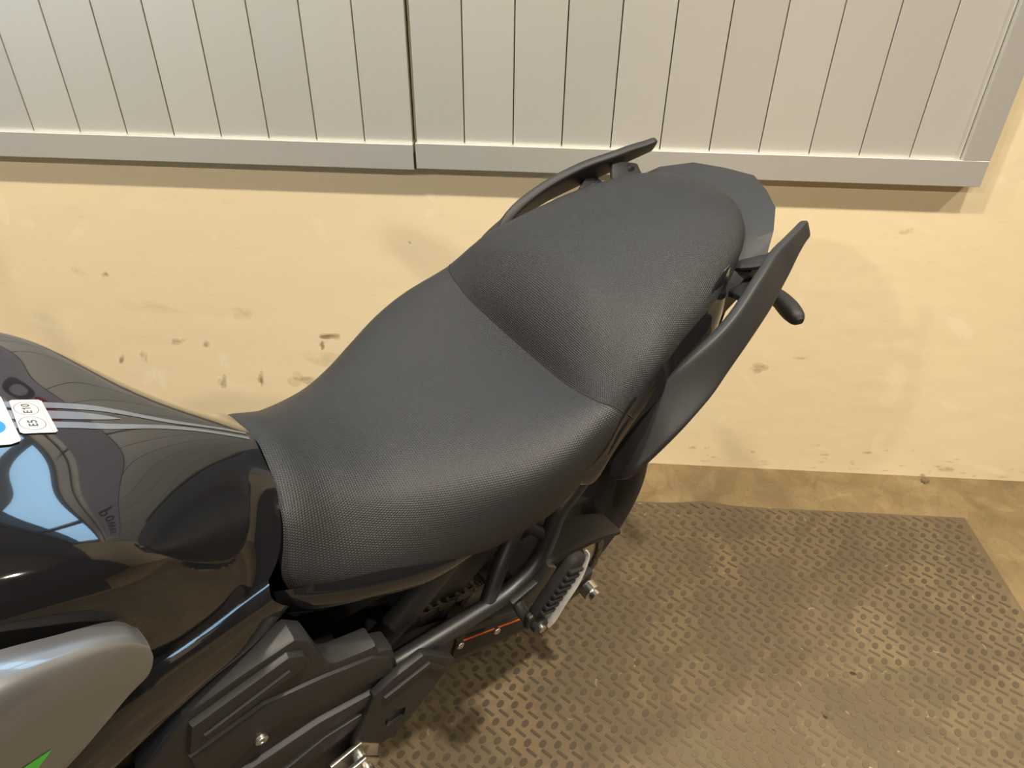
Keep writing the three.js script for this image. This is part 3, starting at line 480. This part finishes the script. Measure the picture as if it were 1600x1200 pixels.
const innerNet = cowlNet.slice(1).map((r) => { const p = r[5]; return [[p[0], p[1] + 0.012, p[2] - 0.006], [p[0] - 0.008, p[1] - 0.018, p[2] - 0.012], [p[0] - 0.016, p[1] - 0.055, p[2] - 0.022], [p[0] - 0.02, p[1] - 0.085, p[2] - 0.05]]; });
bothSides('tail_inner_panel', () => gridGeo(densify(innerNet, 4, 3), { crease: 0.9 }), M.dark);
// ---- facetted tail cover round the rear of the pillion cushion
{
  const inner = [[0.150, 0.930, 0], [0.155, 0.930, 0.040], [0.175, 0.925, 0.068], [0.205, 0.914, 0.088], [0.235, 0.903, 0.104], [0.265, 0.890, 0.114], [0.310, 0.868, 0.128]];
  const outer = [[0.072, 0.944, 0], [0.092, 0.943, 0.038], [0.120, 0.941, 0.075], [0.157, 0.929, 0.104], [0.184, 0.911, 0.121], [0.235, 0.885, 0.126], [0.300, 0.850, 0.132]];
  const net = inner.map((p, i) => { const o = outer[i]; return [[p[0] + 0.01, p[1] - 0.02, p[2] * 0.9], p, o, ...(i < 3 ? [[o[0] + 0.006, o[1] - 0.028, o[2] * 0.97], [o[0] + 0.06, o[1] - 0.085, o[2] * 0.78]] : [[o[0] + 0.012, o[1] - 0.045, o[2] * 1.0], [o[0] + 0.03, o[1] - 0.095, o[2] * 0.86]]), [o[0] + 0.09, o[1] - 0.10, o[2] * 0.5]]; });
  const full = [...net.slice(1).reverse().map((r) => r.map(([x, y, z]) => [x, y, -z])), ...net];
  mesh('tail_cover', gridGeo(densify(full, 2, 2, false), { crease: 0.25 }), M.tailPlastic, bike);
}
// ---- grab rails: hand hold, its rear mount and two bolts
for (const s of [1, -1]) {
  const m = (p) => p.map((v, i) => (i === 2 || i === 7 ? s * v : v));
  const rail = mesh('grab_rail', blade([
    [0.458, 0.692, 0.174, 0.014, 0.008, 0.45, -0.8, 0.3], [0.450, 0.712, 0.178, 0.040, 0.012, 0.45, -0.8, 0.35], [0.436, 0.748, 0.184, 0.048, 0.014, 0.45, -0.8, 0.4], [0.408, 0.798, 0.190, 0.054, 0.016, 0.4, -0.8, 0.45],
    [0.370, 0.845, 0.193, 0.052, 0.017, 0.2, -0.9, 0.5], [0.318, 0.878, 0.187, 0.047, 0.016, 0, -1, 0.5], [0.262, 0.905, 0.172, 0.050, 0.015, -0.1, -1, 0.5], [0.215, 0.923, 0.156, 0.046, 0.014, -0.25, -1, 0.5], [0.186, 0.935, 0.148, 0.034, 0.013, -0.3, -1, 0.5], [0.160, 0.943, 0.141, 0.026, 0.012, -0.3, -1, 0.5], [0.146, 0.947, 0.138, 0.024, 0.011, -0.3, -1, 0.5], [0.141, 0.948, 0.137, 0.018, 0.007, -0.3, -1, 0.5]].map(m), 6, 24, 5), M.matte, bike);
  mesh('rail_mount', blade([[0.250, 0.895, 0.166, 0.05, 0.014, 1, 0, 0], [0.236, 0.884, 0.145, 0.05, 0.014, 1, 0, 0], [0.222, 0.872, 0.118, 0.06, 0.016, 1, 0, 0], [0.215, 0.866, 0.095, 0.07, 0.016, 1, 0, 0]].map((p) => p.map((v, i) => (i === 2 ? s * v : v))), 4, 16), M.dark, rail);
  mesh('rail_mount', blade([[0.190, 0.922, 0.146, 0.05, 0.010, 1, 0, 0], [0.196, 0.910, 0.130, 0.06, 0.012, 1, 0, 0], [0.205, 0.895, 0.100, 0.07, 0.014, 1, 0, 0]].map((p) => p.map((v, i) => (i === 2 ? s * v : v))), 4, 16), M.dark, rail);
  for (const q of [[0.232, 0.895, 0.148], [0.188, 0.918, 0.136]]) mesh('bolt', cyl(0.006, 0.006, 0.012, 12, 'z', q[0], q[1], s * q[2]), M.dark, rail);
}
// ---- rear turn signals on stalks
for (const s of [1, -1]) {
  const sig = mesh('turn_signal', blade([[0.060, 0.786, s * 0.085, 0.026, 0.018, 0.3, 1, 0], [0.060, 0.786, s * 0.105, 0.028, 0.024, 0.3, 1, 0], [0.066, 0.784, s * 0.130, 0.030, 0.028, 0.3, 1, 0], [0.074, 0.784, s * 0.150, 0.024, 0.022, 0.3, 1, 0], [0.078, 0.784, s * 0.158, 0.010, 0.010, 0.3, 1, 0]], 5, 16, 2.6), M.dark, bike);
  mesh('stalk', tube([[0.10, 0.80, s * 0.05], [0.06, 0.786, s * 0.09]], 0.008, 6), M.rubber, sig);
}
// ---- under-tail: inner fender and number plate holder
mesh('under_tail', blade([[0.55, 0.72, 0, 0.17, 0.05, 0, 0, 1], [0.40, 0.76, 0, 0.19, 0.06, 0, 0, 1], [0.25, 0.82, 0, 0.17, 0.06, 0, 0, 1], [0.13, 0.86, 0, 0.12, 0.05, 0, 0, 1]], 5, 20, 4), M.dark, bike);
mesh('plate_holder', blade([[0.14, 0.85, 0, 0.08, 0.03, 0, 0, 1], [0.09, 0.80, 0, 0.09, 0.02, 0, 0, 1], [0.09, 0.76, 0, 0.09, 0.012, 0, 0, 1], [0.09, 0.70, 0, 0.09, 0.008, 0, 0, 1]], 5, 16, 4), M.dark, bike);

// ---- steel tube frame
const AX = 0.412, AY = 0.302; // rear axle
const frame = group('tube_frame', bike);
for (const s of [1, -1]) {
  const t = (pts, r, n) => mesh('frame_tube', tube(pts.map(([x, y, z]) => [x, y, s * z]), r, n), M.frame, frame);
  t([[0.800, 0.490, 0.145], [0.768, 0.500, 0.148], [0.700, 0.502, 0.150], [0.640, 0.501, 0.150], [0.590, 0.502, 0.150], [0.552, 0.512, 0.147], [0.524, 0.534, 0.142], [0.508, 0.566, 0.136], [0.494, 0.596, 0.130], [0.460, 0.630, 0.126], [0.420, 0.690, 0.122]], 0.0125, 48);
  t([[0.622, 0.500, 0.149], [0.590, 0.540, 0.130], [0.556, 0.580, 0.114], [0.530, 0.640, 0.112]], 0.0115, 16);
  t([[0.545, 0.590, 0.105], [0.512, 0.560, 0.134]], 0.010, 6);
  t([[0.800, 0.495, 0.118], [0.760, 0.530, 0.120], [0.703, 0.582, 0.120], [0.640, 0.650, 0.122], [0.560, 0.70, 0.125], [0.44, 0.73, 0.125]], 0.017, 24);
  t([[0.800, 0.495, 0.118], [0.90, 0.60, 0.13], [1.05, 0.74, 0.13], [1.30, 0.86, 0.09], [1.42, 0.90, 0.05]], 0.018, 24);
}
// ---- matte side cover over the frame pivot
{
  const out = [[0.994, 0.694], [0.940, 0.708], [0.890, 0.716], [0.878, 0.702], [0.872, 0.676], [0.864, 0.640], [0.850, 0.628], [0.815, 0.616], [0.806, 0.614], [0.803, 0.598], [0.785, 0.585], [0.778, 0.540], [0.790, 0.484], [0.836, 0.412], [0.900, 0.375], [1.00, 0.40], [1.06, 0.50], [1.04, 0.64]];
  const cover = mesh('frame_cover', plate(out, 0.140, 0.030, 0.005), M.matte, bike);
  const rib = (pts, z, d, b = 0.004) => mesh('rib', plate(pts, z, d, b), M.matte, cover);
  rib([[0.990, 0.684], [0.900, 0.706], [0.888, 0.696], [0.884, 0.680], [0.93, 0.668], [1.0, 0.645]], 0.160, 0.018, 0.005);
  rib([[0.985, 0.666], [0.902, 0.690], [0.900, 0.684], [0.984, 0.659]], 0.173, 0.008, 0.002);
  rib([[1.0, 0.625], [0.93, 0.640], [0.868, 0.622], [0.812, 0.600], [0.790, 0.575], [0.785, 0.545], [0.85, 0.565], [0.93, 0.585], [1.0, 0.56]], 0.158, 0.017, 0.006);
  rib([[0.97, 0.53], [0.88, 0.535], [0.80, 0.520], [0.798, 0.506], [0.87, 0.512], [0.96, 0.49]], 0.160, 0.018, 0.006);
  rib([[0.95, 0.465], [0.875, 0.488], [0.815, 0.487], [0.826, 0.470], [0.875, 0.466], [0.94, 0.435]], 0.160, 0.018, 0.006);
  mesh('washer', cyl(0.0125, 0.0125, 0.006, 20, 'z', 0.941, 0.585, 0.171), M.dark, cover);
  const bo = mesh('bolt', merged([cyl(0.007, 0.0075, 0.006, 18, 'z', 0.941, 0.585, 0.175), new THREE.TorusGeometry(0.0045, 0.0014, 6, 16).translate(-0.941, 0.585, 0.178)]), M.steel, cover);
  const g2 = plate(out, -0.170, 0.030, 0.005); mesh('frame_cover', g2, M.matte, bike);
}
// ---- heel guard with cut-outs
{
  const gd = mesh('heel_guard', plate([[0.812, 0.530], [0.790, 0.545], [0.748, 0.556], [0.742, 0.552], [0.700, 0.494], [0.704, 0.484], [0.722, 0.462], [0.755, 0.420], [0.785, 0.390], [0.845, 0.396], [0.840, 0.45]], 0.172, 0.012, 0.002, [[[0.800, 0.450], [0.785, 0.462], [0.770, 0.450], [0.772, 0.432], [0.800, 0.420]]]), M.matte, bike);
  mesh('rib', plate([[0.800, 0.520], [0.740, 0.535], [0.712, 0.490], [0.716, 0.488], [0.744, 0.529], [0.797, 0.514]], 0.182, 0.006, 0.0015), M.matte, gd);
}
// ---- side stand bracket with its spring and the stand itself
{
  const st = mesh('side_stand', tube([[0.84, 0.385, 0.16], [0.845, 0.34, 0.20], [0.86, 0.20, 0.275], [0.875, 0.062, 0.355]], 0.011, 20), M.frame, bike);
  mesh('foot', rbox(0.07, 0.010, 0.045, 0.004, -0.872, 0.062, 0.358), M.frame, st);
  mesh('bracket', merged([plate([[0.875, 0.425], [0.835, 0.436], [0.812, 0.400], [0.815, 0.365], [0.85, 0.36], [0.872, 0.39]], 0.180, 0.006, 0.0015), plate([[0.865, 0.42], [0.838, 0.428], [0.820, 0.398], [0.828, 0.372], [0.85, 0.37]], 0.196, 0.006, 0.0015)]), M.zinc, st);
  mesh('bolt', merged([cyl(0.009, 0.009, 0.03, 6, 'z', 0.838, 0.40, 0.195), cyl(0.006, 0.006, 0.01, 12, 'z', 0.838, 0.40, 0.212)]), M.zinc, st);
}
// ---- swingarm with chain guard
const swing = mesh('swingarm', merged([plate([[0.82, 0.47], [0.70, 0.445], [0.52, 0.36], [0.44, 0.335], [0.36, 0.325], [0.36, 0.285], [0.46, 0.275], [0.58, 0.31], [0.72, 0.375], [0.82, 0.40]], 0.098, 0.030, 0.005), plate([[0.82, 0.47], [0.70, 0.445], [0.52, 0.36], [0.44, 0.335], [0.36, 0.325], [0.36, 0.285], [0.46, 0.275], [0.58, 0.31], [0.72, 0.375], [0.82, 0.40]], -0.165, 0.030, 0.005), box(0.08, 0.06, 0.25, -0.76, 0.42, -0.02)]), M.frame, bike);
const guard = mesh('chain_guard', plate([[0.650, 0.4100], [0.500, 0.3380], [0.470, 0.3180], [0.480, 0.3030], [0.53, 0.3080], [0.655, 0.3630]], 0.122, 0.010, 0.002), M.dark, bike);
mesh('warning_strip', plate([[0.640, 0.4040], [0.580, 0.3760], [0.580, 0.3725], [0.640, 0.4005]], 0.1315, 0.0015, 0), M.orange, guard);
mesh('warning_strip', plate([[0.572, 0.3720], [0.520, 0.3470], [0.520, 0.3435], [0.572, 0.3685]], 0.1315, 0.0015, 0), M.orange, guard);
for (const q of [[0.645, 0.3940], [0.574, 0.3620]]) mesh('bolt', new THREE.SphereGeometry(0.0065, 12, 8).scale(1, 1, 0.6).translate(-q[0], q[1], 0.133), M.steel, guard);
// upper chain guard and hugger
mesh('upper_chain_guard', blade([[0.58, 0.455, 0.10, 0.06, 0.012, 0, 0.15, 1], [0.48, 0.455, 0.10, 0.065, 0.012, 0, 0.15, 1], [0.38, 0.435, 0.10, 0.06, 0.012, 0.1, 0.15, 1], [0.31, 0.40, 0.10, 0.05, 0.010, 0.2, 0.15, 1]], 6, 14, 5), M.dark, bike);
{
  const rows = []; for (let i = 0; i <= 26; i++) { const a = (100 - i * 3.6) * Math.PI / 180, r = []; for (const [rad, z] of [[0.322, -0.082], [0.336, -0.080], [0.343, -0.06], [0.345, 0], [0.343, 0.06], [0.336, 0.080], [0.245, 0.086], [0.243, 0.082], [0.328, 0.074], [0.334, 0], [0.328, -0.074], [0.322, -0.082]]) r.push([AX + rad * Math.cos(a), AY + rad * Math.sin(a), z]); rows.push(r); }
  mesh('rear_hugger', gridGeo(rows, { caps: true, crease: 0.6 }), M.matte, bike);
}
mesh('inner_fender', blade([[0.50, 0.70, 0, 0.17, 0.012, 0, 0, 1], [0.62, 0.665, 0, 0.17, 0.012, 0, 0, 1], [0.685, 0.59, 0, 0.17, 0.012, 0, 0, 1], [0.712, 0.50, 0, 0.17, 0.012, 0, 0, 1], [0.72, 0.44, 0, 0.16, 0.012, 0, 0, 1]], 5, 16, 5), M.dark, bike);
// ---- rear wheel
const wheel = (name, ax, ay, R, w, par, dz = 0) => {
  const g = group(name, par); g.position.z = dz; const prof = []; for (let i = 0; i <= 18; i++) { const a = (-95 + i * 190 / 18) * Math.PI / 180; prof.push(new THREE.Vector2(R - w * 0.9 + w * 0.9 * Math.cos(a), w * Math.sin(a))); } prof.push(new THREE.Vector2(R - w * 1.35, w * 0.75), new THREE.Vector2(R - w * 1.35, -w * 0.75), prof[0].clone());
  mesh('tyre', new THREE.LatheGeometry(prof, 96).rotateX(Math.PI / 2).translate(-ax, ay, 0), M.tyre, g);
  const rr = R - w * 1.3; mesh('rim', new THREE.LatheGeometry([[rr + 0.012, -w * 0.8], [rr, -w * 0.75], [rr - 0.02, -w * 0.3], [rr - 0.02, w * 0.3], [rr, w * 0.75], [rr + 0.012, w * 0.8], [rr + 0.012, -w * 0.8]].map((p) => new THREE.Vector2(...p)), 64).rotateX(Math.PI / 2).translate(-ax, ay, 0), M.frame, g);
  mesh('hub', cyl(0.045, 0.045, 0.14, 24, 'z', ax, ay, 0), M.frame, g);
  for (let k = 0; k < 6; k++) { const a = k * Math.PI / 3 + 0.2; mesh('spoke', blade([[ax + 0.03 * Math.cos(a), ay + 0.03 * Math.sin(a), 0, 0.035, 0.03, 0, 0, 1], [ax + 0.12 * Math.cos(a), ay + 0.12 * Math.sin(a), 0, 0.028, 0.022, 0, 0, 1], [ax + (rr - 0.012) * Math.cos(a), ay + (rr - 0.012) * Math.sin(a), 0, 0.04, 0.024, 0, 0, 1]], 3, 10), M.frame, g); }
  return g;
};
const rw = wheel('rear_wheel', 0.388, AY, 0.305, 0.074, bike, -0.04);
{ // rear sprocket with teeth
  const n = 46, sh = new THREE.Shape(); for (let k = 0; k < n * 2; k++) { const a = k * Math.PI / n, r = k % 2 ? 0.113 : 0.106; k ? sh.lineTo(r * Math.cos(a), r * Math.sin(a)) : sh.moveTo(r, 0); }
  const h = new THREE.Path(); h.absarc(0, 0, 0.075, 0, Math.PI * 2, true); sh.holes.push(h);
  const sp = mesh('sprocket', new THREE.ExtrudeGeometry(sh, { depth: 0.006, bevelEnabled: false, curveSegments: 24 }).translate(-AX, AY, 0.123), M.steel, rw);
  mesh('carrier', cyl(0.078, 0.07, 0.06, 24, 'z', AX, AY, 0.098), M.frame, rw);
}
mesh('axle_nut', merged([cyl(0.016, 0.016, 0.016, 6, 'z', 0.372, 0.305, 0.140), cyl(0.010, 0.010, 0.024, 16, 'z', 0.372, 0.305, 0.146)]), M.zinc, swing);
// ---- drive chain: every link
{
  const chain = group('drive_chain', bike), p = 0.0159, rA = 0.110, rB = 0.040, A = [AX, AY], B = [0.800, 0.432], z = 0.086;
  const dx = B[0] - A[0], dy = B[1] - A[1], D = Math.hypot(dx, dy), base = Math.atan2(dy, dx), off = Math.acos((rA - rB) / D), pts = [];
  const arc = (c, r, a0, a1) => { for (let i = 0; i <= 60; i++) { const a = a0 + (a1 - a0) * i / 60; pts.push(new THREE.Vector3(-(c[0] + r * Math.cos(a)), c[1] + r * Math.sin(a), z)); } };
  arc(B, rB, base - off, base + off); arc(A, rA, base + off, base + 2 * Math.PI - off);
  const path = new THREE.CurvePath(); for (let i = 0; i < pts.length; i++) path.add(new THREE.LineCurve3(pts[i], pts[(i + 1) % pts.length]));
  let n = Math.round(path.getLength() / p); n -= n % 2;
  const capsule = (hw) => { const s = new THREE.Shape(); s.absarc(-p / 2, 0, hw, Math.PI / 2, Math.PI * 1.5, false); s.absarc(p / 2, 0, hw, -Math.PI / 2, Math.PI / 2, false); return s; };
  const link = (zz, hw) => merged([...[zz, -zz - 0.0016].map((q) => new THREE.ExtrudeGeometry(capsule(hw), { depth: 0.0016, bevelEnabled: false, curveSegments: 3 }).translate(0, 0, q)), ...[-p / 2, p / 2].map((q) => new THREE.CylinderGeometry(0.0048, 0.0048, zz * 2, 6).rotateX(Math.PI / 2).translate(q, 0, 0))]);
  const inner = link(0.0048, 0.0072), outer = link(0.0068, 0.0066);
  for (let i = 0; i < n; i++) { const a = path.getPointAt(i / n), b = path.getPointAt(((i + 1) % n) / n), m = mesh('link', i % 2 ? inner : outer, M.chainSteel, chain); m.position.copy(a).add(b).multiplyScalar(0.5); m.rotation.z = Math.atan2(b.y - a.y, b.x - a.x); }
}
// ---- folded passenger peg on its bracket
{
  const peg = mesh('passenger_peg', blade([[0.568, 0.488, 0.192, 0.020, 0.014, 1, 0.4, 0], [0.562, 0.502, 0.194, 0.034, 0.017, 1, 0.4, 0], [0.540, 0.550, 0.197, 0.036, 0.018, 1, 0.4, 0], [0.523, 0.588, 0.199, 0.032, 0.016, 1, 0.4, 0], [0.518, 0.598, 0.199, 0.018, 0.010, 1, 0.4, 0]], 5, 16, 4), M.rubber, bike);
  mesh('edge_plate', blade([[0.556, 0.470, 0.206, 0.004, 0.013, 1, 0.4, 0], [0.549, 0.486, 0.206, 0.004, 0.018, 1, 0.4, 0], [0.538, 0.512, 0.206, 0.0035, 0.017, 1, 0.4, 0], [0.520, 0.552, 0.207, 0.003, 0.015, 1, 0.4, 0], [0.506, 0.588, 0.204, 0.003, 0.008, 1, 0.4, 0], [0.507, 0.600, 0.201, 0.002, 0.004, 1, 0.4, 0]], 5, 12, 6), M.plate, peg);
  for (let k = 0; k < 8; k++) { const t = 0.12 + k * 0.105, x = 0.566 - 0.044 * t, y = 0.496 + 0.100 * t; const g = rbox(0.027, 0.0052, 0.007, 0.0012, 0, 0, 0); g.rotateZ(-0.42); g.translate(-x, y, 0.2045 + 0.004 * t); mesh('rib', g, M.rubber, peg); }
  mesh('hinge', merged([cyl(0.0125, 0.0125, 0.012, 20, 'z', 0.570, 0.480, 0.203), rbox(0.026, 0.030, 0.012, 0.004, -0.574, 0.488, 0.194)]), M.frame, peg);
  mesh('pivot_pin', cyl(0.0058, 0.0058, 0.006, 18, 'z', 0.570, 0.480, 0.210), M.steel, peg);
  mesh('peg_bracket', merged([tube([[0.575, 0.475, 0.190], [0.580, 0.49, 0.172], [0.575, 0.503, 0.152]], 0.009, 10), plate([[0.59, 0.505], [0.55, 0.52], [0.535, 0.545], [0.52, 0.53], [0.54, 0.48], [0.575, 0.462]], 0.160, 0.010, 0.002)]), M.frame, bike);
}
// ---- engine, exhaust and front end
const engine = mesh('engine', merged([rbox(0.34, 0.26, 0.30, 0.03, -0.98, 0.40, 0), rbox(0.22, 0.30, 0.26, 0.03, -1.10, 0.60, 0), cyl(0.09, 0.085, 0.05, 24, 'z', 1.02, 0.42, 0.155), cyl(0.075, 0.07, 0.04, 24, 'z', 0.86, 0.44, 0.14)]), M.dark, bike);
for (let k = 0; k < 6; k++) mesh('cooling_fin', rbox(0.235, 0.006, 0.275, 0.002, -1.10, 0.52 + k * 0.035, 0), M.dark, engine);
mesh('battery_box', rbox(0.20, 0.17, 0.15, 0.02, -0.75, 0.60, 0), M.dark, bike);
mesh('shock_absorber', merged([tube([[0.72, 0.42, -0.03], [0.66, 0.66, -0.03]], 0.014, 8), ...[0, 1, 2, 3, 4, 5, 6].map((k) => new THREE.TorusGeometry(0.026, 0.005, 8, 20).rotateX(Math.PI / 2).translate(-(0.712 - k * 0.007), 0.46 + k * 0.026, -0.03))]), M.dark, bike);
mesh('exhaust', blade([[1.10, 0.24, 0, 0.2, 0.1, 0, 0, 1], [0.95, 0.19, 0, 0.26, 0.12, 0, 0, 1], [0.78, 0.19, -0.06, 0.2, 0.12, 0, 0, 1], [0.66, 0.22, -0.12, 0.1, 0.09, 0, 0, 1]], 5, 18, 3), M.dark, bike);
wheel('front_wheel', AX + 1.415, 0.302, 0.302, 0.06, bike);
for (const s of [1, -1]) { const f = mesh('fork_leg', tube([[AX + 1.415, 0.302, s * 0.09], [1.70, 0.62, s * 0.095], [1.52, 1.02, s * 0.10]], 0.024, 12), M.frame, bike); }
mesh('front_fender', (() => { const rows = []; for (let i = 0; i <= 24; i++) { const a = (20 + i * 5.5) * Math.PI / 180, r = []; for (const [rad, z] of [[0.312, -0.068], [0.33, -0.05], [0.336, 0], [0.33, 0.05], [0.312, 0.068], [0.322, 0.05], [0.328, 0], [0.322, -0.05], [0.312, -0.068]]) r.push([AX + 1.415 + rad * Math.cos(a), 0.302 + rad * Math.sin(a), z]); rows.push(r); } return gridGeo(rows, { caps: true, crease: 0.6 }); })(), M.paint, bike);
mesh('front_fairing', blade([[1.40, 0.90, 0, 0.26, 0.20, 0, 0, 1], [1.52, 0.95, 0, 0.36, 0.34, 0, 0, 1], [1.66, 0.95, 0, 0.30, 0.30, 0, 0, 1], [1.80, 0.90, 0, 0.14, 0.14, 0, 0, 1], [1.84, 0.88, 0, 0.05, 0.05, 0, 0, 1]], 6, 24, 3), M.paint, bike);
{ // handlebar with grips and mirrors
  const hb = mesh('handlebar', tube([[1.33, 1.07, -0.40], [1.38, 1.08, -0.24], [1.44, 1.05, -0.10], [1.45, 1.04, 0], [1.44, 1.05, 0.10], [1.38, 1.08, 0.24], [1.33, 1.07, 0.40]], 0.011, 48), M.frame, bike);
  for (const s of [1, -1]) {
    mesh('grip', tube([[1.368, 1.079, s * 0.28], [1.33, 1.07, s * 0.41]], 0.016, 8), M.rubber, hb);
    mesh('lever', tube([[1.41, 1.075, s * 0.22], [1.44, 1.07, s * 0.30], [1.40, 1.06, s * 0.40]], 0.005, 10), M.frame, hb);
    mesh('mirror_stalk', tube([[1.40, 1.08, s * 0.20], [1.44, 1.18, s * 0.26], [1.43, 1.28, s * 0.33]], 0.006, 10), M.frame, hb);
    const g = new THREE.SphereGeometry(1, 24, 12); g.scale(0.016, 0.045, 0.075); g.translate(-1.425, 1.30, s * 0.37); mesh('mirror', g, M.matte, hb);
  }
}

renderer.render(scene, camera);
